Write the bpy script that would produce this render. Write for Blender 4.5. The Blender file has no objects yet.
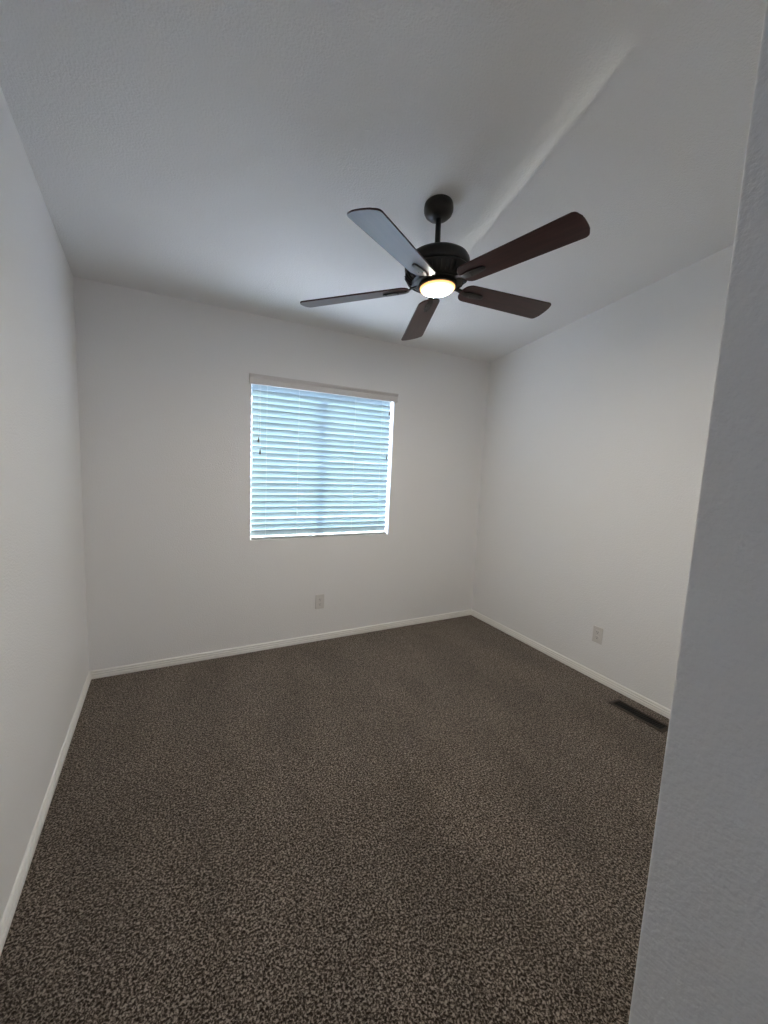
import bpy, bmesh, math, random
from mathutils import Vector, Matrix
random.seed(4)
S = bpy.context.scene
COL = S.collection
R = math.radians

# ------------------------------------------------------------------ camera
W = 3.136            # room width (left wall x=0, right wall x=W)
HB = 2.44            # ceiling height at the window wall (y = 0); the room lies at y < 0
SL = 0.1407          # ceiling rises towards the camera
XP, YP = 0.9608, -2.819  # outer corner of the partition beside the entry
YE = -4.3            # end of the entry


def ceil_z(y):
    return HB - SL * y


cam_d = bpy.data.cameras.new('camera')
cam = bpy.data.objects.new('camera', cam_d)
COL.objects.link(cam)
r_, u_, f_ = (Vector((0.88225652, -0.46857174, 0.04543075)),
              Vector((0.01429253, 0.12311904, 0.99228898)),
              Vector((0.47055196, 0.87480411, -0.11531965)))
m3 = Matrix((r_, u_, -f_)).transposed()
cam.matrix_world = Matrix.Translation((0.4508, -3.0494, 1.4519)) @ m3.to_4x4()
cam_d.sensor_fit = 'AUTO'
cam_d.sensor_width = 36.0
cam_d.lens = 36.0 * 408.47 / 1024.0
cam_d.clip_start = 0.02
S.camera = cam

# ------------------------------------------------------------------ light
EXPOSURE = 0.0
SKY = (0.55, 0.61, 0.94)
SKY_STRENGTH = 18.3
SUN_STRENGTH = 33.0
LAMP_COLOR = (1.0, 0.935, 0.835)
LAMP_STRENGTH = 515.0
FILL_POWER = 1.35
ASSUMED_GLINT_POWER = 1900.0

S.view_settings.view_transform = 'Standard'
S.view_settings.look = 'None'
S.view_settings.exposure = EXPOSURE
S.view_settings.gamma = 1.0
S.view_settings.use_curve_mapping = False
S.cycles.use_denoising = True
S.cycles.max_bounces = 16
S.cycles.diffuse_bounces = 12
S.cycles.transmission_bounces = 8
S.cycles.sample_clamp_indirect = 12.0

world = bpy.data.worlds.new('sky')
S.world = world
world.use_nodes = True
bg = world.node_tree.nodes['Background']
bg.inputs[0].default_value = (*SKY, 1)
bg.inputs[1].default_value = SKY_STRENGTH

# daylight enters by the window: a portal lets the renderer sample the sky through it
pl = bpy.data.lights.new('window_daylight', 'AREA')
pl.shape = 'RECTANGLE'
pl.size, pl.size_y = 1.2, 1.16
pl.cycles.is_portal = True
plo = bpy.data.objects.new('window_daylight', pl)
COL.objects.link(plo)
plo.location = (1.56, 0.20, 1.42)
plo.rotation_euler = (R(90), 0, R(180))   # faces -y, into the room
plo.rotation_euler = (R(-90), 0, 0)

# sun on the yard and on the outer face of the blind
sd = bpy.data.lights.new('sun', 'SUN')
sd.energy = SUN_STRENGTH
sd.angle = R(0.53)
sd.color = (1.0, 0.98, 0.78)
so = bpy.data.objects.new('sun', sd)
COL.objects.link(so)
so.location = (3, 6, 6)
so.rotation_euler = Vector((-0.25, -0.80, -0.46)).to_track_quat('-Z', 'Y').to_euler()

# added narrow spot for the ceiling streak, an assumed outdoor glint, through the slit beside the blind
gd = bpy.data.lights.new('assumed_glint_spot', 'SPOT')
gd.energy = ASSUMED_GLINT_POWER
gd.color = (1.0, 0.95, 0.86)
gd.shadow_soft_size = 0.075
gd.spot_size = R(30)
gd.spot_blend = 0.7
go = bpy.data.objects.new('assumed_glint_spot', gd)
COL.objects.link(go)
go.location = (2.715, 3.0, -0.45)
go.rotation_euler = (Vector((2.1335, 0.036, 1.72)) - go.location).to_track_quat('-Z', 'Y').to_euler()
go.scale = (0.032, 1, 1)

# added cool fill panel inside the closed entry door, standing in for hallway daylight
hd = bpy.data.lights.new('entry_fill', 'AREA')
hd.shape = 'RECTANGLE'
hd.size, hd.size_y = 0.7, 1.3
hd.energy = FILL_POWER
hd.color = (0.25, 0.52, 1.0)
ho = bpy.data.objects.new('entry_fill', hd)
COL.objects.link(ho)
ho.location = (0.48, YE + 0.05, 1.75)
ho.rotation_euler = (R(90), 0, 0)


# ------------------------------------------------------------------ materials
def new_mat(name):
    m = bpy.data.materials.new(name)
    m.use_nodes = True
    nt = m.node_tree
    return m, nt, nt.nodes['Principled BSDF']


def coords(nt, scale=(1, 1, 1)):
    tc = nt.nodes.new('ShaderNodeTexCoord')
    mp = nt.nodes.new('ShaderNodeMapping')
    mp.inputs['Scale'].default_value = scale
    nt.links.new(tc.outputs['Object'], mp.inputs['Vector'])
    return mp.outputs['Vector']


def plaster(name, color, bump=0.35, rough=0.75):
    m, nt, b = new_mat(name)
    v = coords(nt)
    n = nt.nodes.new('ShaderNodeTexNoise')
    n.inputs['Scale'].default_value = 130
    n.inputs['Detail'].default_value = 3
    n.inputs['Roughness'].default_value = 0.55
    nt.links.new(v, n.inputs['Vector'])
    bp = nt.nodes.new('ShaderNodeBump')
    bp.inputs['Strength'].default_value = bump
    bp.inputs['Distance'].default_value = 0.004
    nt.links.new(n.outputs['Fac'], bp.inputs['Height'])
    nt.links.new(bp.outputs['Normal'], b.inputs['Normal'])
    b.inputs['Base Color'].default_value = (*color, 1)
    b.inputs['Roughness'].default_value = rough
    b.inputs['Specular IOR Level'].default_value = 0.25
    return m


def simple(name, color, rough=0.5, metal=0.0, spec=0.5, noise=0.0, nscale=60):
    m, nt, b = new_mat(name)
    b.inputs['Roughness'].default_value = rough
    b.inputs['Metallic'].default_value = metal
    b.inputs['Specular IOR Level'].default_value = spec
    n = nt.nodes.new('ShaderNodeTexNoise')
    n.inputs['Scale'].default_value = nscale
    nt.links.new(coords(nt), n.inputs['Vector'])
    rp = nt.nodes.new('ShaderNodeValToRGB')
    rp.color_ramp.elements[0].position = 0.35
    rp.color_ramp.elements[1].position = 0.65
    rp.color_ramp.elements[0].color = (*[c * (1 - noise) for c in color], 1)
    rp.color_ramp.elements[1].color = (*[min(1, c * (1 + noise)) for c in color], 1)
    nt.links.new(n.outputs['Fac'], rp.inputs['Fac'])
    nt.links.new(rp.outputs['Color'], b.inputs['Base Color'])
    return m


M = {}
M['wall'] = plaster('wall_paint', (0.83, 0.818, 0.805), bump=0.6)
M['ceiling'] = plaster('ceiling_paint', (0.80, 0.797, 0.795), bump=0.75)
M['trim'] = simple('trim_paint', (0.84, 0.82, 0.78), rough=0.4, noise=0.01)
M['plastic'] = simple('outlet_plastic', (0.68, 0.65, 0.615), rough=0.4, noise=0.01)
M['slot'] = simple('outlet_slot', (0.05, 0.05, 0.05), rough=0.6)
M['vinyl'] = simple('window_vinyl', (0.80, 0.80, 0.80), rough=0.4)
M['bronze'] = simple('fan_bronze', (0.022, 0.020, 0.018), rough=0.42, metal=0.35, noise=0.15, nscale=40)
M['rib'] = simple('fan_rib', (0.032, 0.027, 0.025), rough=0.5, metal=0.2, noise=0.1)
M['brass_screw'] = simple('screw_metal', (0.25, 0.2, 0.15), rough=0.35, metal=1.0)
M['register'] = simple('register_metal', (0.045, 0.033, 0.024), rough=0.6, metal=0.1, noise=0.1)
M['fin'] = simple('register_fin', (0.012, 0.010, 0.008), rough=0.6, metal=0.1)
M['dark'] = simple('duct_dark', (0.01, 0.01, 0.01), rough=0.8)
M['valance'] = simple('valance_paint', (0.66, 0.63, 0.61), rough=0.45, noise=0.01)
M['rail'] = simple('rail_paint', (0.52, 0.54, 0.55), rough=0.45, noise=0.01)
M['cord'] = simple('cord_cotton', (0.75, 0.76, 0.76), rough=0.8)
M['tassel'] = simple('tassel_wood', (0.12, 0.10, 0.08), rough=0.5, noise=0.1)
M['earth'] = simple('outdoor_concrete', (0.60, 0.60, 0.59), rough=0.9, noise=0.08, nscale=8)
M['screw'] = simple('screw_painted', (0.6, 0.58, 0.55), rough=0.4)


def carpet():
    m, nt, b = new_mat('carpet_pile')
    v = coords(nt)
    n1 = nt.nodes.new('ShaderNodeTexNoise')
    n1.inputs['Scale'].default_value = 150
    n1.inputs['Detail'].default_value = 2.0
    n1.inputs['Roughness'].default_value = 0.6
    n1.inputs['Distortion'].default_value = 0.6
    nt.links.new(v, n1.inputs['Vector'])
    rp = nt.nodes.new('ShaderNodeValToRGB')
    cr = rp.color_ramp
    cr.elements[0].position, cr.elements[0].color = 0.415, (0.012, 0.008, 0.005, 1)
    cr.elements[1].position, cr.elements[1].color = 0.64, (0.33, 0.28, 0.235, 1)
    e = cr.elements.new(0.50)
    e.color = (0.072, 0.056, 0.043, 1)
    nt.links.new(n1.outputs['Fac'], rp.inputs['Fac'])
    # broad brushed streaks where the pile leans
    n2 = nt.nodes.new('ShaderNodeTexNoise')
    n2.inputs['Scale'].default_value = 1.0
    n2.inputs['Detail'].default_value = 3
    nt.links.new(coords(nt, (3.2, 1.3, 1)), n2.inputs['Vector'])
    mr = nt.nodes.new('ShaderNodeMapRange')
    mr.inputs['From Min'].default_value = 0.35
    mr.inputs['From Max'].default_value = 0.65
    mr.inputs['To Min'].default_value = 0.86
    mr.inputs['To Max'].default_value = 1.16
    nt.links.new(n2.outputs['Fac'], mr.inputs['Value'])
    mx = nt.nodes.new('ShaderNodeMix')
    mx.data_type = 'RGBA'
    mx.blend_type = 'MULTIPLY'
    mx.inputs['Factor'].default_value = 1
    nt.links.new(rp.outputs['Color'], mx.inputs['A'])
    nt.links.new(mr.outputs['Result'], mx.inputs['B'])
    nt.links.new(mx.outputs['Result'], b.inputs['Base Color'])
    bp = nt.nodes.new('ShaderNodeBump')
    bp.inputs['Strength'].default_value = 0.8
    bp.inputs['Distance'].default_value = 0.008
    nt.links.new(n1.outputs['Fac'], bp.inputs['Height'])
    nt.links.new(bp.outputs['Normal'], b.inputs['Normal'])
    b.inputs['Sheen Weight'].default_value = 0.30
    b.inputs['Sheen Roughness'].default_value = 0.5
    b.inputs['Sheen Tint'].default_value = (0.9, 0.8, 0.7, 1)
    b.inputs['Roughness'].default_value = 0.95
    b.inputs['Specular IOR Level'].default_value = 0.1
    return m


M['carpet'] = carpet()


def wood():
    m, nt, b = new_mat('blade_walnut')
    v = coords(nt, (3, 45, 45))
    n = nt.nodes.new('ShaderNodeTexNoise')
    n.inputs['Scale'].default_value = 1.6
    n.inputs['Detail'].default_value = 5
    n.inputs['Distortion'].default_value = 0.4
    nt.links.new(v, n.inputs['Vector'])
    rp = nt.nodes.new('ShaderNodeValToRGB')
    rp.color_ramp.elements[0].position = 0.3
    rp.color_ramp.elements[0].color = (0.022, 0.0060, 0.0060, 1)
    rp.color_ramp.elements[1].position = 0.7
    rp.color_ramp.elements[1].color = (0.046, 0.014, 0.013, 1)
    nt.links.new(n.outputs['Fac'], rp.inputs['Fac'])
    nt.links.new(rp.outputs['Color'], b.inputs['Base Color'])
    b.inputs['Roughness'].default_value = 0.28
    b.inputs['Specular IOR Level'].default_value = 0.42
    return m


M['wood'] = wood()


def slat_mat():
    m, nt, b = new_mat('blind_slat')
    out = nt.nodes['Material Output']
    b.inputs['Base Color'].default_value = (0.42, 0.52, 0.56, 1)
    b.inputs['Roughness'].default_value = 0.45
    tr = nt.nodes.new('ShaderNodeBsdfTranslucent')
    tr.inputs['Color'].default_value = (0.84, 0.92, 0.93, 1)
    mx = nt.nodes.new('ShaderNodeMixShader')
    mx.inputs[0].default_value = 0.085
    nt.links.new(b.outputs[0], mx.inputs[1])
    nt.links.new(tr.outputs[0], mx.inputs[2])
    nt.links.new(mx.outputs[0], out.inputs['Surface'])
    return m


M['slat'] = slat_mat()


def glass_mat():
    m, nt, b = new_mat('window_glass')
    out = nt.nodes['Material Output']
    t = nt.nodes.new('ShaderNodeBsdfTransparent')
    t.inputs['Color'].default_value = (0.93, 0.96, 0.95, 1)
    g = nt.nodes.new('ShaderNodeBsdfGlossy')
    g.inputs['Roughness'].default_value = 0.02
    mx = nt.nodes.new('ShaderNodeMixShader')
    mx.inputs[0].default_value = 0.06
    nt.links.new(t.outputs[0], mx.inputs[1])
    nt.links.new(g.outputs[0], mx.inputs[2])
    nt.links.new(mx.outputs[0], out.inputs['Surface'])
    return m


M['glass'] = glass_mat()


def lamp_mat():
    # frosted lamp glass: hottest over the bulb in its middle, warmer towards the rim
    m, nt, b = new_mat('lamp_glass')
    out = nt.nodes['Material Output']
    tc = nt.nodes.new('ShaderNodeTexCoord')
    sx = nt.nodes.new('ShaderNodeSeparateXYZ')
    nt.links.new(tc.outputs['Object'], sx.inputs[0])
    cx = nt.nodes.new('ShaderNodeCombineXYZ')
    nt.links.new(sx.outputs['X'], cx.inputs['X'])
    nt.links.new(sx.outputs['Y'], cx.inputs['Y'])
    ln = nt.nodes.new('ShaderNodeVectorMath')
    ln.operation = 'LENGTH'
    nt.links.new(cx.outputs[0], ln.inputs[0])
    mr = nt.nodes.new('ShaderNodeMapRange')
    mr.inputs['From Min'].default_value = 0.0
    mr.inputs['From Max'].default_value = 0.080
    nt.links.new(ln.outputs['Value'], mr.inputs['Value'])
    rp = nt.nodes.new('ShaderNodeValToRGB')
    e = rp.color_ramp.elements
    e[0].position, e[0].color = 0.70, (*LAMP_COLOR, 1)
    e[1].position, e[1].color = 1.0, (0.0030, 0.0014, 0.00045, 1)
    for p, c in ((0.82, (0.012, 0.009, 0.0055)), (0.93, (0.0050, 0.0032, 0.0014))):
        q = e.new(p)
        q.color = (*c, 1)
    nt.links.new(mr.outputs[0], rp.inputs['Fac'])
    em = nt.nodes.new('ShaderNodeEmission')
    em.inputs['Strength'].default_value = LAMP_STRENGTH
    nt.links.new(rp.outputs['Color'], em.inputs['Color'])
    nt.links.new(em.outputs[0], out.inputs['Surface'])
    return m


M['lamp'] = lamp_mat()


# ------------------------------------------------------------------ mesh helpers
def box(bm, x0, x1, y0, y1, z0, z1):
    vs = [bm.verts.new((x, y, z)) for x in (x0, x1) for y in (y0, y1) for z in (z0, z1)]
    for q in ((0, 1, 3, 2), (4, 6, 7, 5), (0, 4, 5, 1), (2, 3, 7, 6), (0, 2, 6, 4), (1, 5, 7, 3)):
        bm.faces.new([vs[i] for i in q])
    return vs


def prism(bm, pts, d):
    """closed outline pts (3-D) extruded by vector d"""
    d = Vector(d)
    a = [bm.verts.new(p) for p in pts]
    b = [bm.verts.new(Vector(p) + d) for p in pts]
    n = len(pts)
    bm.faces.new(a[::-1])
    bm.faces.new(b)
    for i in range(n):
        bm.faces.new((a[i], a[(i + 1) % n], b[(i + 1) % n], b[i]))
    return a, b


def lathe(bm, prof, n=48, cx=0, cy=0, cap0=True, cap1=True):
    rings = []
    for r, z in prof:
        if r < 1e-6:
            rings.append([bm.verts.new((cx, cy, z))])
        else:
            rings.append([bm.verts.new((cx + r * math.cos(2 * math.pi * i / n), cy + r * math.sin(2 * math.pi * i / n), z)) for i in range(n)])
    for a, b in zip(rings, rings[1:]):
        for i in range(n):
            j = (i + 1) % n
            if len(a) == 1:
                bm.faces.new((a[0], b[i], b[j]))
            elif len(b) == 1:
                bm.faces.new((a[i], a[j], b[0]))
            else:
                bm.faces.new((a[i], a[j], b[j], b[i]))
    if cap0 and len(rings[0]) > 1:
        bm.faces.new(rings[0])
    if cap1 and len(rings[-1]) > 1:
        bm.faces.new(rings[-1])
    return rings


def tube(bm, pts, r, n=8):
    pts = [Vector(p) for p in pts]
    rings = []
    for k, p in enumerate(pts):
        t = (pts[min(k + 1, len(pts) - 1)] - pts[max(k - 1, 0)]).normalized()
        a = t.orthogonal().normalized() if k == 0 else (a - t * a.dot(t)).normalized()
        b = t.cross(a)
        rings.append([bm.verts.new(p + (a * math.cos(2 * math.pi * i / n) + b * math.sin(2 * math.pi * i / n)) * r) for i in range(n)])
    for A, B in zip(rings, rings[1:]):
        for i in range(n):
            j = (i + 1) % n
            bm.faces.new((A[i], A[j], B[j], B[i]))
    bm.faces.new(rings[0][::-1])
    bm.faces.new(rings[-1])


def obj(name, bm, mat, parent=None, bevel=0.0, smooth=False, seg=2):
    bmesh.ops.recalc_face_normals(bm, faces=bm.faces[:])
    if bevel:
        es = [e for e in bm.edges if len(e.link_faces) == 2 and e.calc_face_angle(0) > R(35)]
        bmesh.ops.bevel(bm, geom=es, offset=bevel, segments=seg, affect='EDGES', profile=0.5)
    me = bpy.data.meshes.new(name)
    bm.to_mesh(me)
    bm.free()
    me.materials.append(mat)
    if smooth:
        for p in me.polygons:
            p.use_smooth = True
        me.set_sharp_from_angle(angle=R(40))
    o = bpy.data.objects.new(name, me)
    COL.objects.link(o)
    if parent:
        o.parent = parent
    return o


def thing(name, label, cat, loc, group=None):
    o = bpy.data.objects.new(name, None)
    o.empty_display_size = 0.1
    COL.objects.link(o)
    o.location = loc
    o['label'] = label
    o['category'] = cat
    if group:
        o['group'] = group
    return o


def struct(name, bm, mat, label=None, **kw):
    o = obj(name, bm, mat, **kw)
    o['kind'] = 'structure'
    if label:
        o['label'] = label
        o['category'] = name.split('_')[0]
    return o


B = bmesh.new
T = 0.14   # wall thickness
# window opening
WX0, WX1, WZ0, WZ1 = 0.992, 2.141, 0.856, 2.000

# ------------------------------------------------------------------ room shell
bm = B()
box(bm, -T, W + T, YE - T, T, -0.10, 0.0)
struct('floor', bm, M['carpet'], 'brown speckled cut pile carpet over the whole bedroom floor')

bm = B()
y0, y1 = T, YE - T
prism(bm, [(-T, y0, ceil_z(y0)), (-T, y1, ceil_z(y1)), (-T, y1, ceil_z(y1) + 0.12), (-T, y0, ceil_z(y0) + 0.12)], (W + 2 * T, 0, 0))
struct('ceiling', bm, M['ceiling'], 'sloping white textured ceiling above the fan')

bm = B()
prism(bm, [(0, 0, 0), (0, YE - T, 0), (0, YE - T, ceil_z(YE - T)), (0, 0, ceil_z(0))], (-T, 0, 0))
struct('wall_left', bm, M['wall'], 'plain white wall left of the window')

bm = B()
prism(bm, [(W, 0, 0), (W, YP, 0), (W, YP, ceil_z(YP)), (W, 0, ceil_z(0))], (T, 0, 0))
struct('wall_right', bm, M['wall'], 'plain white wall with an outlet above the floor vent')

# back wall with the window hole, one mesh (drywall returns belong to it)
bm = B()
xs = [-T, WX0, WX1, W + T]
zs = [0, WZ0, WZ1, HB]
grid = {}
for k, y in enumerate((0.0, T)):
    for i, x in enumerate(xs):
        for j, z in enumerate(zs):
            zz = ceil_z(y) if j == 3 else z
            xx = x + 0.03 if (i == 2 and k == 1) else x     # right return flared outwards, shaped to let the added spot beam past
            grid[i, j, k] = bm.verts.new((xx, y, zz))
for i in range(3):
    for j in range(3):
        if (i, j) == (1, 1):
            continue
        for k in (0, 1):
            bm.faces.new([grid[a, b, k] for a, b in ((i, j), (i + 1, j), (i + 1, j + 1), (i, j + 1))])
for (a, b), (c, d) in (((1, 1), (2, 1)), ((2, 1), (2, 2)), ((2, 2), (1, 2)), ((1, 2), (1, 1))):
    bm.faces.new((grid[a, b, 0], grid[c, d, 0], grid[c, d, 1], grid[a, b, 1]))
loop = [(i, 0) for i in range(4)] + [(3, j) for j in range(1, 4)] + [(i, 3) for i in (2, 1, 0)] + [(0, j) for j in (2, 1)]
for q in range(len(loop)):
    a, b = loop[q], loop[(q + 1) % len(loop)]
    bm.faces.new((grid[(*a, 0)], grid[(*b, 0)], grid[(*b, 1)], grid[(*a, 1)]))
struct('wall_back', bm, M['wall'], 'white wall around the window with the blind')

# partition: an L of drywall whose rounded outer corner stands beside the camera
bm = B()
rc = 0.004
out = []
for k in range(7):
    a = R(180 - 90 * k / 6)
    out.append((XP + rc + rc * math.cos(a), YP - rc + rc * math.sin(a)))
out += [(W + T, YP), (W + T, YP - 0.12), (XP + 0.12, YP - 0.12), (XP + 0.12, YE), (XP, YE)]
lo = [bm.verts.new((x, y, 0)) for x, y in out]
hi = [bm.verts.new((x, y, ceil_z(y))) for x, y in out]
for i in range(len(out)):
    j = (i + 1) % len(out)
    bm.faces.new((lo[i], lo[j], hi[j], hi[i]))
bm.faces.new(lo)
bm.faces.new(hi)
struct('wall_entry', bm, M['wall'], 'grey shaded wall with rounded corner at the right edge', smooth=True)

# end of the entry: wall with a closed panel door
bm = B()
box(bm, -T, 0.08, YE - T, YE, 0, ceil_z(YE))
box(bm, 0.88, W + T, YE - T, YE, 0, ceil_z(YE))
box(bm, 0.08, 0.88, YE - T, YE, 2.05, ceil_z(YE))
struct('wall_front', bm, M['wall'])
bm = B()
box(bm, 0.085, 0.875, YE - 0.06, YE - 0.02, 0.012, 2.045)
for (a, b, c, d) in ((0.17, 0.44, 0.25, 0.95), (0.52, 0.79, 0.25, 0.95), (0.17, 0.44, 1.1, 1.9), (0.52, 0.79, 1.1, 1.9)):
    box(bm, a, b, YE - 0.03, YE - 0.012, c, d)
door = struct('door_1', bm, M['trim'])
bm = B()
lathe(bm, [(0.0, 0.0), (0.026, 0.0), (0.026, 0.006), (0.010, 0.010), (0.010, 0.035), (0.024, 0.045), (0.026, 0.058), (0.018, 0.068), (0.0, 0.070)], 24)
bmesh.ops.rotate(bm, verts=bm.verts[:], cent=(0, 0, 0), matrix=Matrix.Rotation(R(-90), 3, 'X'))
bmesh.ops.translate(bm, verts=bm.verts[:], vec=(0.80, YE - 0.02, 1.0))
obj('door_knob', bm, M['brass_screw'], door, smooth=True)

# ------------------------------------------------------------------ baseboards (stepped profile)
BH = 0.053
PROF = [(0, 0), (0.0125, 0), (0.0125, 0.019), (0.0085, 0.0220), (0.0085, 0.0250), (0.0120, 0.0280), (0.0120, 0.034),
        (0.0075, 0.0365), (0.0075, 0.0395), (0.0105, 0.0420), (0.0095, 0.047), (0.006, 0.0515), (0.004, BH), (0, BH)]


def baseboard(name, p0, p1, nrm, cut0, cut1):
    """run along a wall; cut0 / cut1 = mitre slope at each end (+1 shortens with depth)"""
    p0, p1, nrm = Vector((*p0, 0)), Vector((*p1, 0)), Vector((*nrm, 0))
    t = (p1 - p0).normalized()
    bm = B()
    a = [bm.verts.new(p0 + nrm * d + t * d * cut0 + Vector((0, 0, z))) for d, z in PROF]
    b = [bm.verts.new(p1 + nrm * d - t * d * cut1 + Vector((0, 0, z))) for d, z in PROF]
    n = len(PROF)
    bm.faces.new(a)
    bm.faces.new(b[::-1])
    for i in range(n):
        j = (i + 1) % n
        bm.faces.new((a[i], a[j], b[j], b[i]))
    return struct(name, bm, M['trim'])


baseboard('baseboard_back', (0, 0), (W, 0), (0, -1), 1, 1)['label'] = 'white stepped baseboard under the window'
baseboard('baseboard_left', (0, 0), (0, YE), (1, 0), 1, 0)['label'] = 'white stepped baseboard along the left wall'
baseboard('baseboard_right', (W, 0), (W, YP), (-1, 0), 1, 1)['label'] = 'white stepped baseboard beside the floor vent'
baseboard('baseboard_front', (W, YP), (XP + rc, YP), (0, 1), 1, 0)
baseboard('baseboard_entry', (XP, YP - rc), (XP, YE), (-1, 0), 0, 0)

# ------------------------------------------------------------------ window (structure) in the back wall
bm = B()
f = 0.045
ya, yb = T + 0.0005, T + 0.05
X0, X1, Z0, Z1 = WX0 - f + 0.004, WX1 + f + 0.026, WZ0 - f + 0.01, WZ1 + f - 0.01
box(bm, X0, X0 + f, ya, yb, Z0, Z1)
box(bm, X1 - f, X1, ya, yb, Z0, Z1)
box(bm, X0 + f, X1 - f, ya, yb, Z0, Z0 + f)
box(bm, X0 + f, X1 - f, ya, yb, Z1 - f, Z1)
win = struct('window_1', bm, M['vinyl'], 'white sliding window behind the closed blind')
bm = B()
box(bm, 1.555, 1.603, T + 0.006, T + 0.046, Z0 + f, Z1 - f)
obj('meeting_stile', bm, M['vinyl'], win)
for x0, x1, yy in ((X0 + f, 1.555, T + 0.018), (1.603, X1 - f, T + 0.032)):
    bm = B()
    box(bm, x0, x1, yy, yy + 0.004, Z0 + f, Z1 - f)
    obj('pane', bm, M['glass'], win)

# ground outside, below the raised floor
bm = B()
box(bm, -25, 28, T + 0.06, 45, -0.95, -0.80)
struct('ground', bm, M['earth'])

# ------------------------------------------------------------------ ceiling fan
tx, ty = 0.0420, -0.0624                       # the fan hangs a little out of plumb
P0 = Vector((1.5537, -1.4125, 2.2600))         # middle of the blade plane
n = Vector((-tx, -ty, 1)).normalized()
h = (ceil_z(P0.y) - P0.z) / (n.z + SL * n.y)   # along the rod to the ceiling
top = P0 + n * h
fan = thing('ceiling_fan', 'dark bronze ceiling fan with five walnut blades and a lit round lamp', 'ceiling fan', top)
rx = Vector((1, 0, tx)).normalized()
ry = n.cross(rx)
fan.rotation_euler = Matrix((rx, ry, n)).transposed().to_euler()
inv = Matrix((rx, ry, n))                      # world -> fan axes
zb = -h                                        # blade plane in fan axes

# canopy, its rim scribed to the sloping ceiling; the hanger lets the rod lean slightly
CX, CY = 0.0250, 0.0190
ng = inv @ Vector((0, SL, 1)).normalized()     # ceiling normal in fan axes
bm = B()
prof = [(0.064, 0.0), (0.066, -0.006), (0.067, -0.020), (0.066, -0.032), (0.060, -0.045), (0.048, -0.056), (0.034, -0.063), (0.019, -0.066), (0.0, -0.066)]
rings = lathe(bm, prof, 40, CX, CY)
for v in rings[0]:
    v.co.z = -(ng.x * v.co.x + ng.y * v.co.y) / ng.z
for v in rings[1]:
    v.co.z = -0.007 - (ng.x * v.co.x + ng.y * v.co.y) / ng.z
obj('canopy', bm, M['bronze'], fan, smooth=True)
bm = B()
tube(bm, [(CX * 0.9, CY * 0.9, -0.060), (0, 0, zb + 0.150)], 0.0125, 20)
obj('downrod', bm, M['bronze'], fan, smooth=True)
bm = B()
lathe(bm, [(0.0, zb + 0.177), (0.017, zb + 0.177), (0.020, zb + 0.172), (0.020, zb + 0.159), (0.027, zb + 0.151), (0.036, zb + 0.144), (0.0, zb + 0.144)], 28)
obj('yoke_cover', bm, M['bronze'], fan, smooth=True)

# motor housing: low domed drum over a louvred bowl
bm = B()
lathe(bm, [(0.0, zb + 0.146), (0.050, zb + 0.145), (0.092, zb + 0.141), (0.122, zb + 0.132), (0.139, zb + 0.121), (0.146, zb + 0.107),
           (0.147, zb + 0.094), (0.147, zb + 0.080), (0.143, zb + 0.072), (0.139, zb + 0.0695), (0.0, zb + 0.0695)], 64)
motor = obj('motor_housing', bm, M['bronze'], fan, smooth=True)
bm = B()
lathe(bm, [(0.0, zb + 0.069), (0.142, zb + 0.069), (0.146, zb + 0.062), (0.144, zb + 0.051), (0.133, zb + 0.035), (0.117, zb + 0.0235), (0.104, zb + 0.0185), (0.0, zb + 0.0185)], 64)
bowl = obj('vent_bowl', bm, M['bronze'], fan, smooth=True)
nv = 40
for k in range(nv):
    if k % 8 == 7:
        continue
    a = 2 * math.pi * k / nv
    ca, sa = math.cos(a), math.sin(a)
    tang = Vector((-sa, ca, 0))
    bm = B()
    pts = []
    for r, z in ((0.1405, 0.053), (0.130, 0.036), (0.115, 0.0255), (0.121, 0.0205), (0.1385, 0.032), (0.149, 0.052)):
        pts.append(Vector((r * ca, r * sa, zb + z)) - tang * 0.0035)
    prism(bm, pts, tang * 0.007)
    obj('louver', bm, M['rib'], bowl)
# flywheel the blades bolt to, then the lamp fitter
bm = B()
lathe(bm, [(0.0, zb + 0.018), (0.102, zb + 0.018), (0.106, zb + 0.0165), (0.106, zb + 0.0145), (0.102, zb + 0.013), (0.0, zb + 0.013)], 48)
obj('flywheel', bm, M['bronze'], fan, smooth=True)
bm = B()
lathe(bm, [(0.0, zb + 0.0128), (0.080, zb + 0.0128), (0.086, zb + 0.009), (0.087, zb + 0.002), (0.0855, zb - 0.001), (0.0805, zb - 0.001), (0.0, zb + 0.001)], 48)
obj('lamp_fitter', bm, M['bronze'], fan, smooth=True)
bm = B()
lathe(bm, [(0.080, 0.0)] + [(0.080 * math.cos(R(a)), -0.022 * math.sin(R(a))) for a in (8, 18, 30, 42, 54, 66, 78)] + [(0.0, -0.022)], 48)
shade = obj('lamp_glass', bm, M['lamp'], fan, smooth=True)
shade['label'] = 'glowing frosted glass lamp'
shade.location = (0, 0, zb - 0.0012)

# blades: rounded plank, pitched, in its own axes (x along the blade)
RI, RO = 0.128, 0.653
PITCH = 12.0


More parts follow.
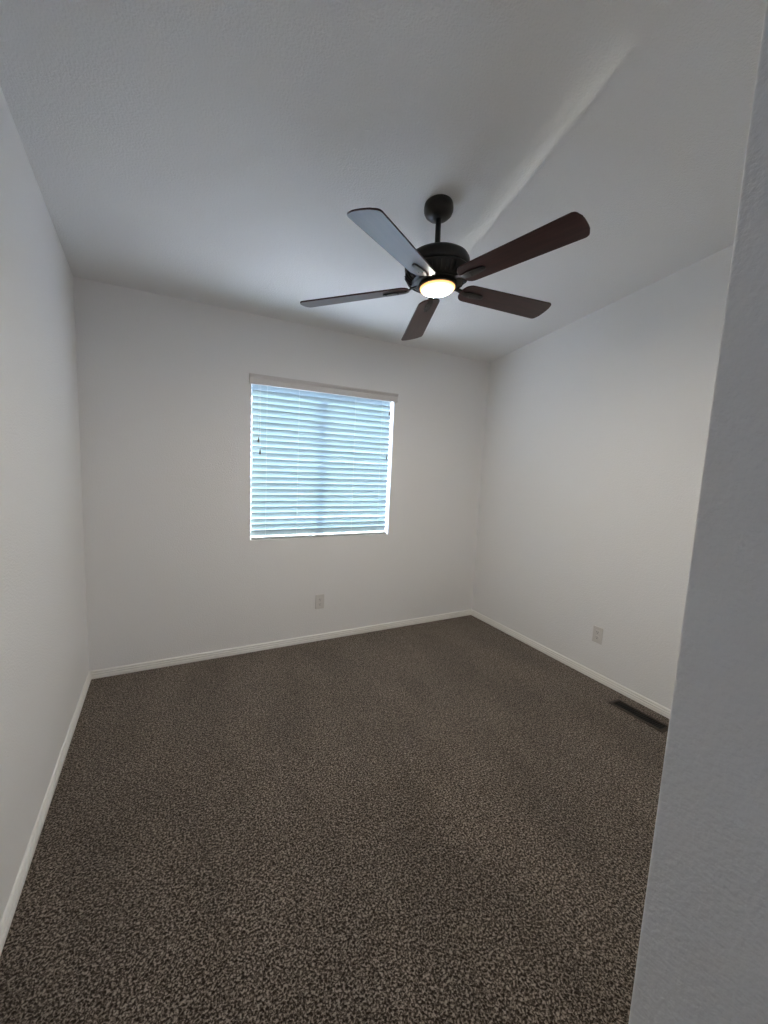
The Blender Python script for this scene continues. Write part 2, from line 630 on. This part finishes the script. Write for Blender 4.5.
def blade_outline():
    w0, w1 = 0.056, 0.067          # half widths at root and tip
    pts = []
    # tip, slightly bowed with rounded corners
    def arc(cx, cy, r, a0, a1, k=6):
        return [(cx + r * math.cos(R(a0 + (a1 - a0) * i / k)), cy + r * math.sin(R(a0 + (a1 - a0) * i / k))) for i in range(k + 1)]
    pts += arc(RO - 0.030, -w1 + 0.022, 0.022, -90, -15)
    for i in range(1, 6):
        y = -w1 + 0.016 + (2 * w1 - 0.032) * i / 6
        pts.append((RO - 0.009 + 0.009 * (1 - (y / w1) ** 2), y))
    pts += arc(RO - 0.030, w1 - 0.022, 0.022, 15, 90)
    pts += arc(RI + 0.045, w0 - 0.044, 0.044, 90, 180)
    pts += arc(RI + 0.045, -w0 + 0.044, 0.044, 180, 270)
    return pts


bm = B()
ol = blade_outline()
prism(bm, [(x, y, 0.0) for x, y in ol], (0, 0, 0.0065))
blade0 = obj('blade', bm, M['wood'], fan, bevel=0.0012, seg=1)
# blade iron: arm from the flywheel running out into one narrow tongue under the blade
bm = B()
prev = None
st = [(0.088, .013, .0125), (0.118, .011, .006), (0.146, .013, -.0062), (0.175, .019, -.0058), (0.200, .018, -.0058), (0.230, .0135, -.0058), (0.243, .0125, -.0058), (0.250, .008, -.0058), (0.253, .003, -.0058)]
lo, hi = [], []
for x, w, z in st:
    lo.append((bm.verts.new((x, -w, z)), bm.verts.new((x, w, z))))
    hi.append((bm.verts.new((x, -w, z + 0.0052)), bm.verts.new((x, w, z + 0.0052))))
for i in range(len(st) - 1):
    bm.faces.new((lo[i][0], lo[i][1], lo[i + 1][1], lo[i + 1][0]))
    bm.faces.new((hi[i][0], hi[i + 1][0], hi[i + 1][1], hi[i][1]))
    for sd_ in (0, 1):
        bm.faces.new((lo[i][sd_], lo[i + 1][sd_], hi[i + 1][sd_], hi[i][sd_]))
for i in (0, -1):
    bm.faces.new((lo[i][0], lo[i][1], hi[i][1], hi[i][0]))
iron0 = obj('blade_iron', bm, M['bronze'], blade0, bevel=0.0015, seg=2, smooth=True)
screws = []
for x, y in ((0.182, -0.009), (0.182, 0.009), (0.238, 0.0)):
    bm = B()
    lathe(bm, [(0.0, -0.0084), (0.0028, -0.0080), (0.0042, -0.0064), (0.0042, -0.0059)], 12, x, y)
    screws.append(obj('screw', bm, M['bronze'], blade0, smooth=True))

for k in range(5):
    if k == 0:
        b_ = blade0
    else:
        b_ = blade0.copy()
        COL.objects.link(b_)
        b_.parent = fan
        for ch in [iron0] + screws:
            c = ch.copy()
            COL.objects.link(c)
            c.parent = b_
    ang = R(-147.2 - 72 * k)
    b_.location = (0, 0, zb + 0.004)
    b_.rotation_euler = (Matrix.Rotation(ang, 3, 'Z') @ Matrix.Rotation(R(1.45), 3, 'Y') @ Matrix.Rotation(R(-PITCH), 3, 'X')).to_euler()

# ------------------------------------------------------------------ blind
BY = 0.036           # depth of the blind inside the opening
SX0, SX1 = 1.000, 2.129
blind = thing('window_blind', 'white two inch slat window blind lowered and tilted almost closed', 'window blind', (0, 0, WZ0))


def rel(bm):
    bmesh.ops.translate(bm, verts=bm.verts[:], vec=(0, 0, -WZ0))
    return bm


# valance with a small crown, standing just proud of the wall
bm = B()
vp = [(-0.001, 1.970), (-0.015, 1.970), (-0.017, 1.972), (-0.017, 2.010), (-0.0155, 2.012), (-0.0155, 2.014), (-0.020, 2.018), (-0.020, 2.022), (-0.026, 2.030), (-0.026, 2.038), (-0.001, 2.038)]
prism(bm, [(0.974, y, z) for y, z in vp], (1.189, 0, 0))
obj('valance', rel(bm), M['valance'], blind)
bm = B()
box(bm, WX0 + 0.004, WX1 - 0.004, 0.012, 0.060, 1.985, 1.999)
obj('headrail', rel(bm), M['trim'], blind, bevel=0.002)

NS = 25
z_hi, z_lo = 1.961, 0.903
SWID = 0.0505
bm = B()
# slat in its own axes: y across (+y outwards), slightly crowned
sec = []
for i in range(7):
    t = -0.5 + i / 6
    sec.append((t * SWID, 0.0022 * (1 - (2 * t) ** 2)))
prof = [(y, z + 0.0017) for y, z in sec] + [(y, z - 0.0017) for y, z in sec[::-1]]
prism(bm, [(SX0, y, z) for y, z in prof], (SX1 - SX0, 0, 0))
slat0 = obj('slat', bm, M['slat'], blind, smooth=True)
for k in range(NS):
    s_ = slat0
    if k:
        s_ = slat0.copy()
        COL.objects.link(s_)
        s_.parent = blind
    z = z_hi + (z_lo - z_hi) * k / (NS - 1)
    base = 61.0 if k < 15 else 63.0
    s_.location = (random.uniform(-0.0012, 0.0012), BY, z - WZ0)
    s_.rotation_euler = (R(-base + random.uniform(-0.6, 0.6)), R(random.uniform(-0.05, 0.05)), 0)
bm = B()
box(bm, SX0, SX1, BY - 0.026, BY + 0.026, 0.8575, 0.8735)
obj('bottom_rail', rel(bm), M['rail'], blind, bevel=0.003)
# ladder strings: front and back cord at four stations, rungs hidden under the slats
for x in (1.104, 1.340, 1.800, 2.040):
    bm = B()
    for dy in (-0.0175, 0.0175):
        tube(bm, [(x, BY + dy, 0.873), (x, BY + dy, 1.986)], 0.0011, 6)
    obj('ladder_cord', rel(bm), M['cord'], blind)


def pull(x, zt, name):
    bm = B()
    tube(bm, [(x, 0.002, 1.973), (x + 0.001, 0.0, (1.973 + zt) / 2), (x, 0.001, zt + 0.018)], 0.001, 6)
    c = obj(name, rel(bm), M['cord'], blind)
    bm = B()
    lathe(bm, [(0.0, zt + 0.020), (0.0025, zt + 0.0195), (0.0035, zt + 0.010), (0.0065, zt - 0.006), (0.0065, zt - 0.016), (0.0045, zt - 0.021), (0.0, zt - 0.021)], 14, x, 0.001)
    t_ = obj('tassel', rel(bm), M['tassel'], c, smooth=True)
    t_['label'] = 'small dark tassel'


pull(1.043, 1.590, 'tilt_cord')
pull(1.055, 1.505, 'tilt_cord')
pull(2.100, 1.875, 'lift_cord')
pull(2.094, 1.515, 'lift_cord')


# ------------------------------------------------------------------ outlets
def outlet(loc, rz, label):
    t = thing('wall_outlet', label, 'outlet', loc, 'duplex wall outlets near the baseboard')
    t.rotation_euler = (0, 0, rz)
    bm = B()
    box(bm, -0.037, 0.037, -0.0065, 0.0, -0.0585, 0.0585)
    obj('cover_plate', bm, M['plastic'], t, bevel=0.003)
    for s in (-1, 1):
        bm = B()
        pts = []
        for k in range(20):
            a = 2 * math.pi * k / 20
            pts.append((0.0172 * math.cos(a), -0.0063, s * 0.0195 + max(-0.0135, min(0.0135, 0.0172 * math.sin(a)))))
        prism(bm, pts, (0, -0.0022, 0))
        rcp = obj('receptacle', bm, M['plastic'], t)
        bm = B()
        z0 = s * 0.0195
        box(bm, -0.0072, -0.0052, -0.0089, -0.0083, z0 - 0.002, z0 + 0.007)
        box(bm, 0.0052, 0.0072, -0.0089, -0.0083, z0 - 0.001, z0 + 0.006)
        lathe_b = [(0.0026 * math.cos(2 * math.pi * k / 10), -0.0089, z0 - 0.0075 + 0.0026 * math.sin(2 * math.pi * k / 10)) for k in range(10)]
        prism(bm, lathe_b, (0, 0.0006, 0))
        obj('slots', bm, M['slot'], rcp)
    bm = B()
    lathe(bm, [(0.0, 0.0), (0.003, 0.0), (0.003, 0.001), (0.0, 0.0016)], 14)
    bmesh.ops.rotate(bm, verts=bm.verts[:], cent=(0, 0, 0), matrix=Matrix.Rotation(R(90), 3, 'X'))
    bmesh.ops.translate(bm, verts=bm.verts[:], vec=(0, -0.0064, 0))
    obj('screw', bm, M['screw'], t, smooth=True)
    return t


outlet((1.538, 0, 0.327), 0, 'off-white duplex outlet on the window wall below the blind')
outlet((W, -1.336, 0.325), R(-90), 'off-white duplex outlet on the right wall above the baseboard')

# ------------------------------------------------------------------ floor register
reg = thing('floor_register', 'dark brown metal floor vent in the carpet beside the right baseboard', 'floor vent', (2.987, -1.745, 0.0))
bm = B()
a0, b0, a1, b1 = 0.052, 0.164, 0.034, 0.144
rings = []
for (a, b, z) in ((a0, b0, 0.0005), (a0 - 0.002, b0 - 0.002, 0.0045), (a1 + 0.003, b1 + 0.003, 0.0065), (a1, b1, 0.006), (a1, b1, 0.0005)):
    rings.append([bm.verts.new((sx * a, sy * b, z)) for sx, sy in ((-1, -1), (1, -1), (1, 1), (-1, 1))])
rings.append(rings[0])
for A, C_ in zip(rings, rings[1:]):
    for i in range(4):
        j = (i + 1) % 4
        bm.faces.new((A[i], A[j], C_[j], C_[i]))
obj('frame', bm, M['register'], reg)
bm = B()
box(bm, -a1, a1, -b1, b1, 0.0004, 0.0012)
obj('damper', bm, M['dark'], reg)
bm = B()
for k in range(22):
    y = -b1 + 0.006 + k * (2 * b1 - 0.012) / 21
    prism(bm, [(-a1, y - 0.0012, 0.0056), (-a1, y + 0.0004, 0.0058), (-a1, y + 0.003, 0.0016), (-a1, y + 0.0014, 0.0014)], (2 * a1, 0, 0))
box(bm, -0.002, 0.002, -b1, b1, 0.0044, 0.0058)
obj('louvers', bm, M['fin'], reg)
bm = B()
tube(bm, [(0.012, 0.120, 0.0055), (0.012, 0.120, 0.0125)], 0.0022, 8)
obj('damper_lever', bm, M['register'], reg)
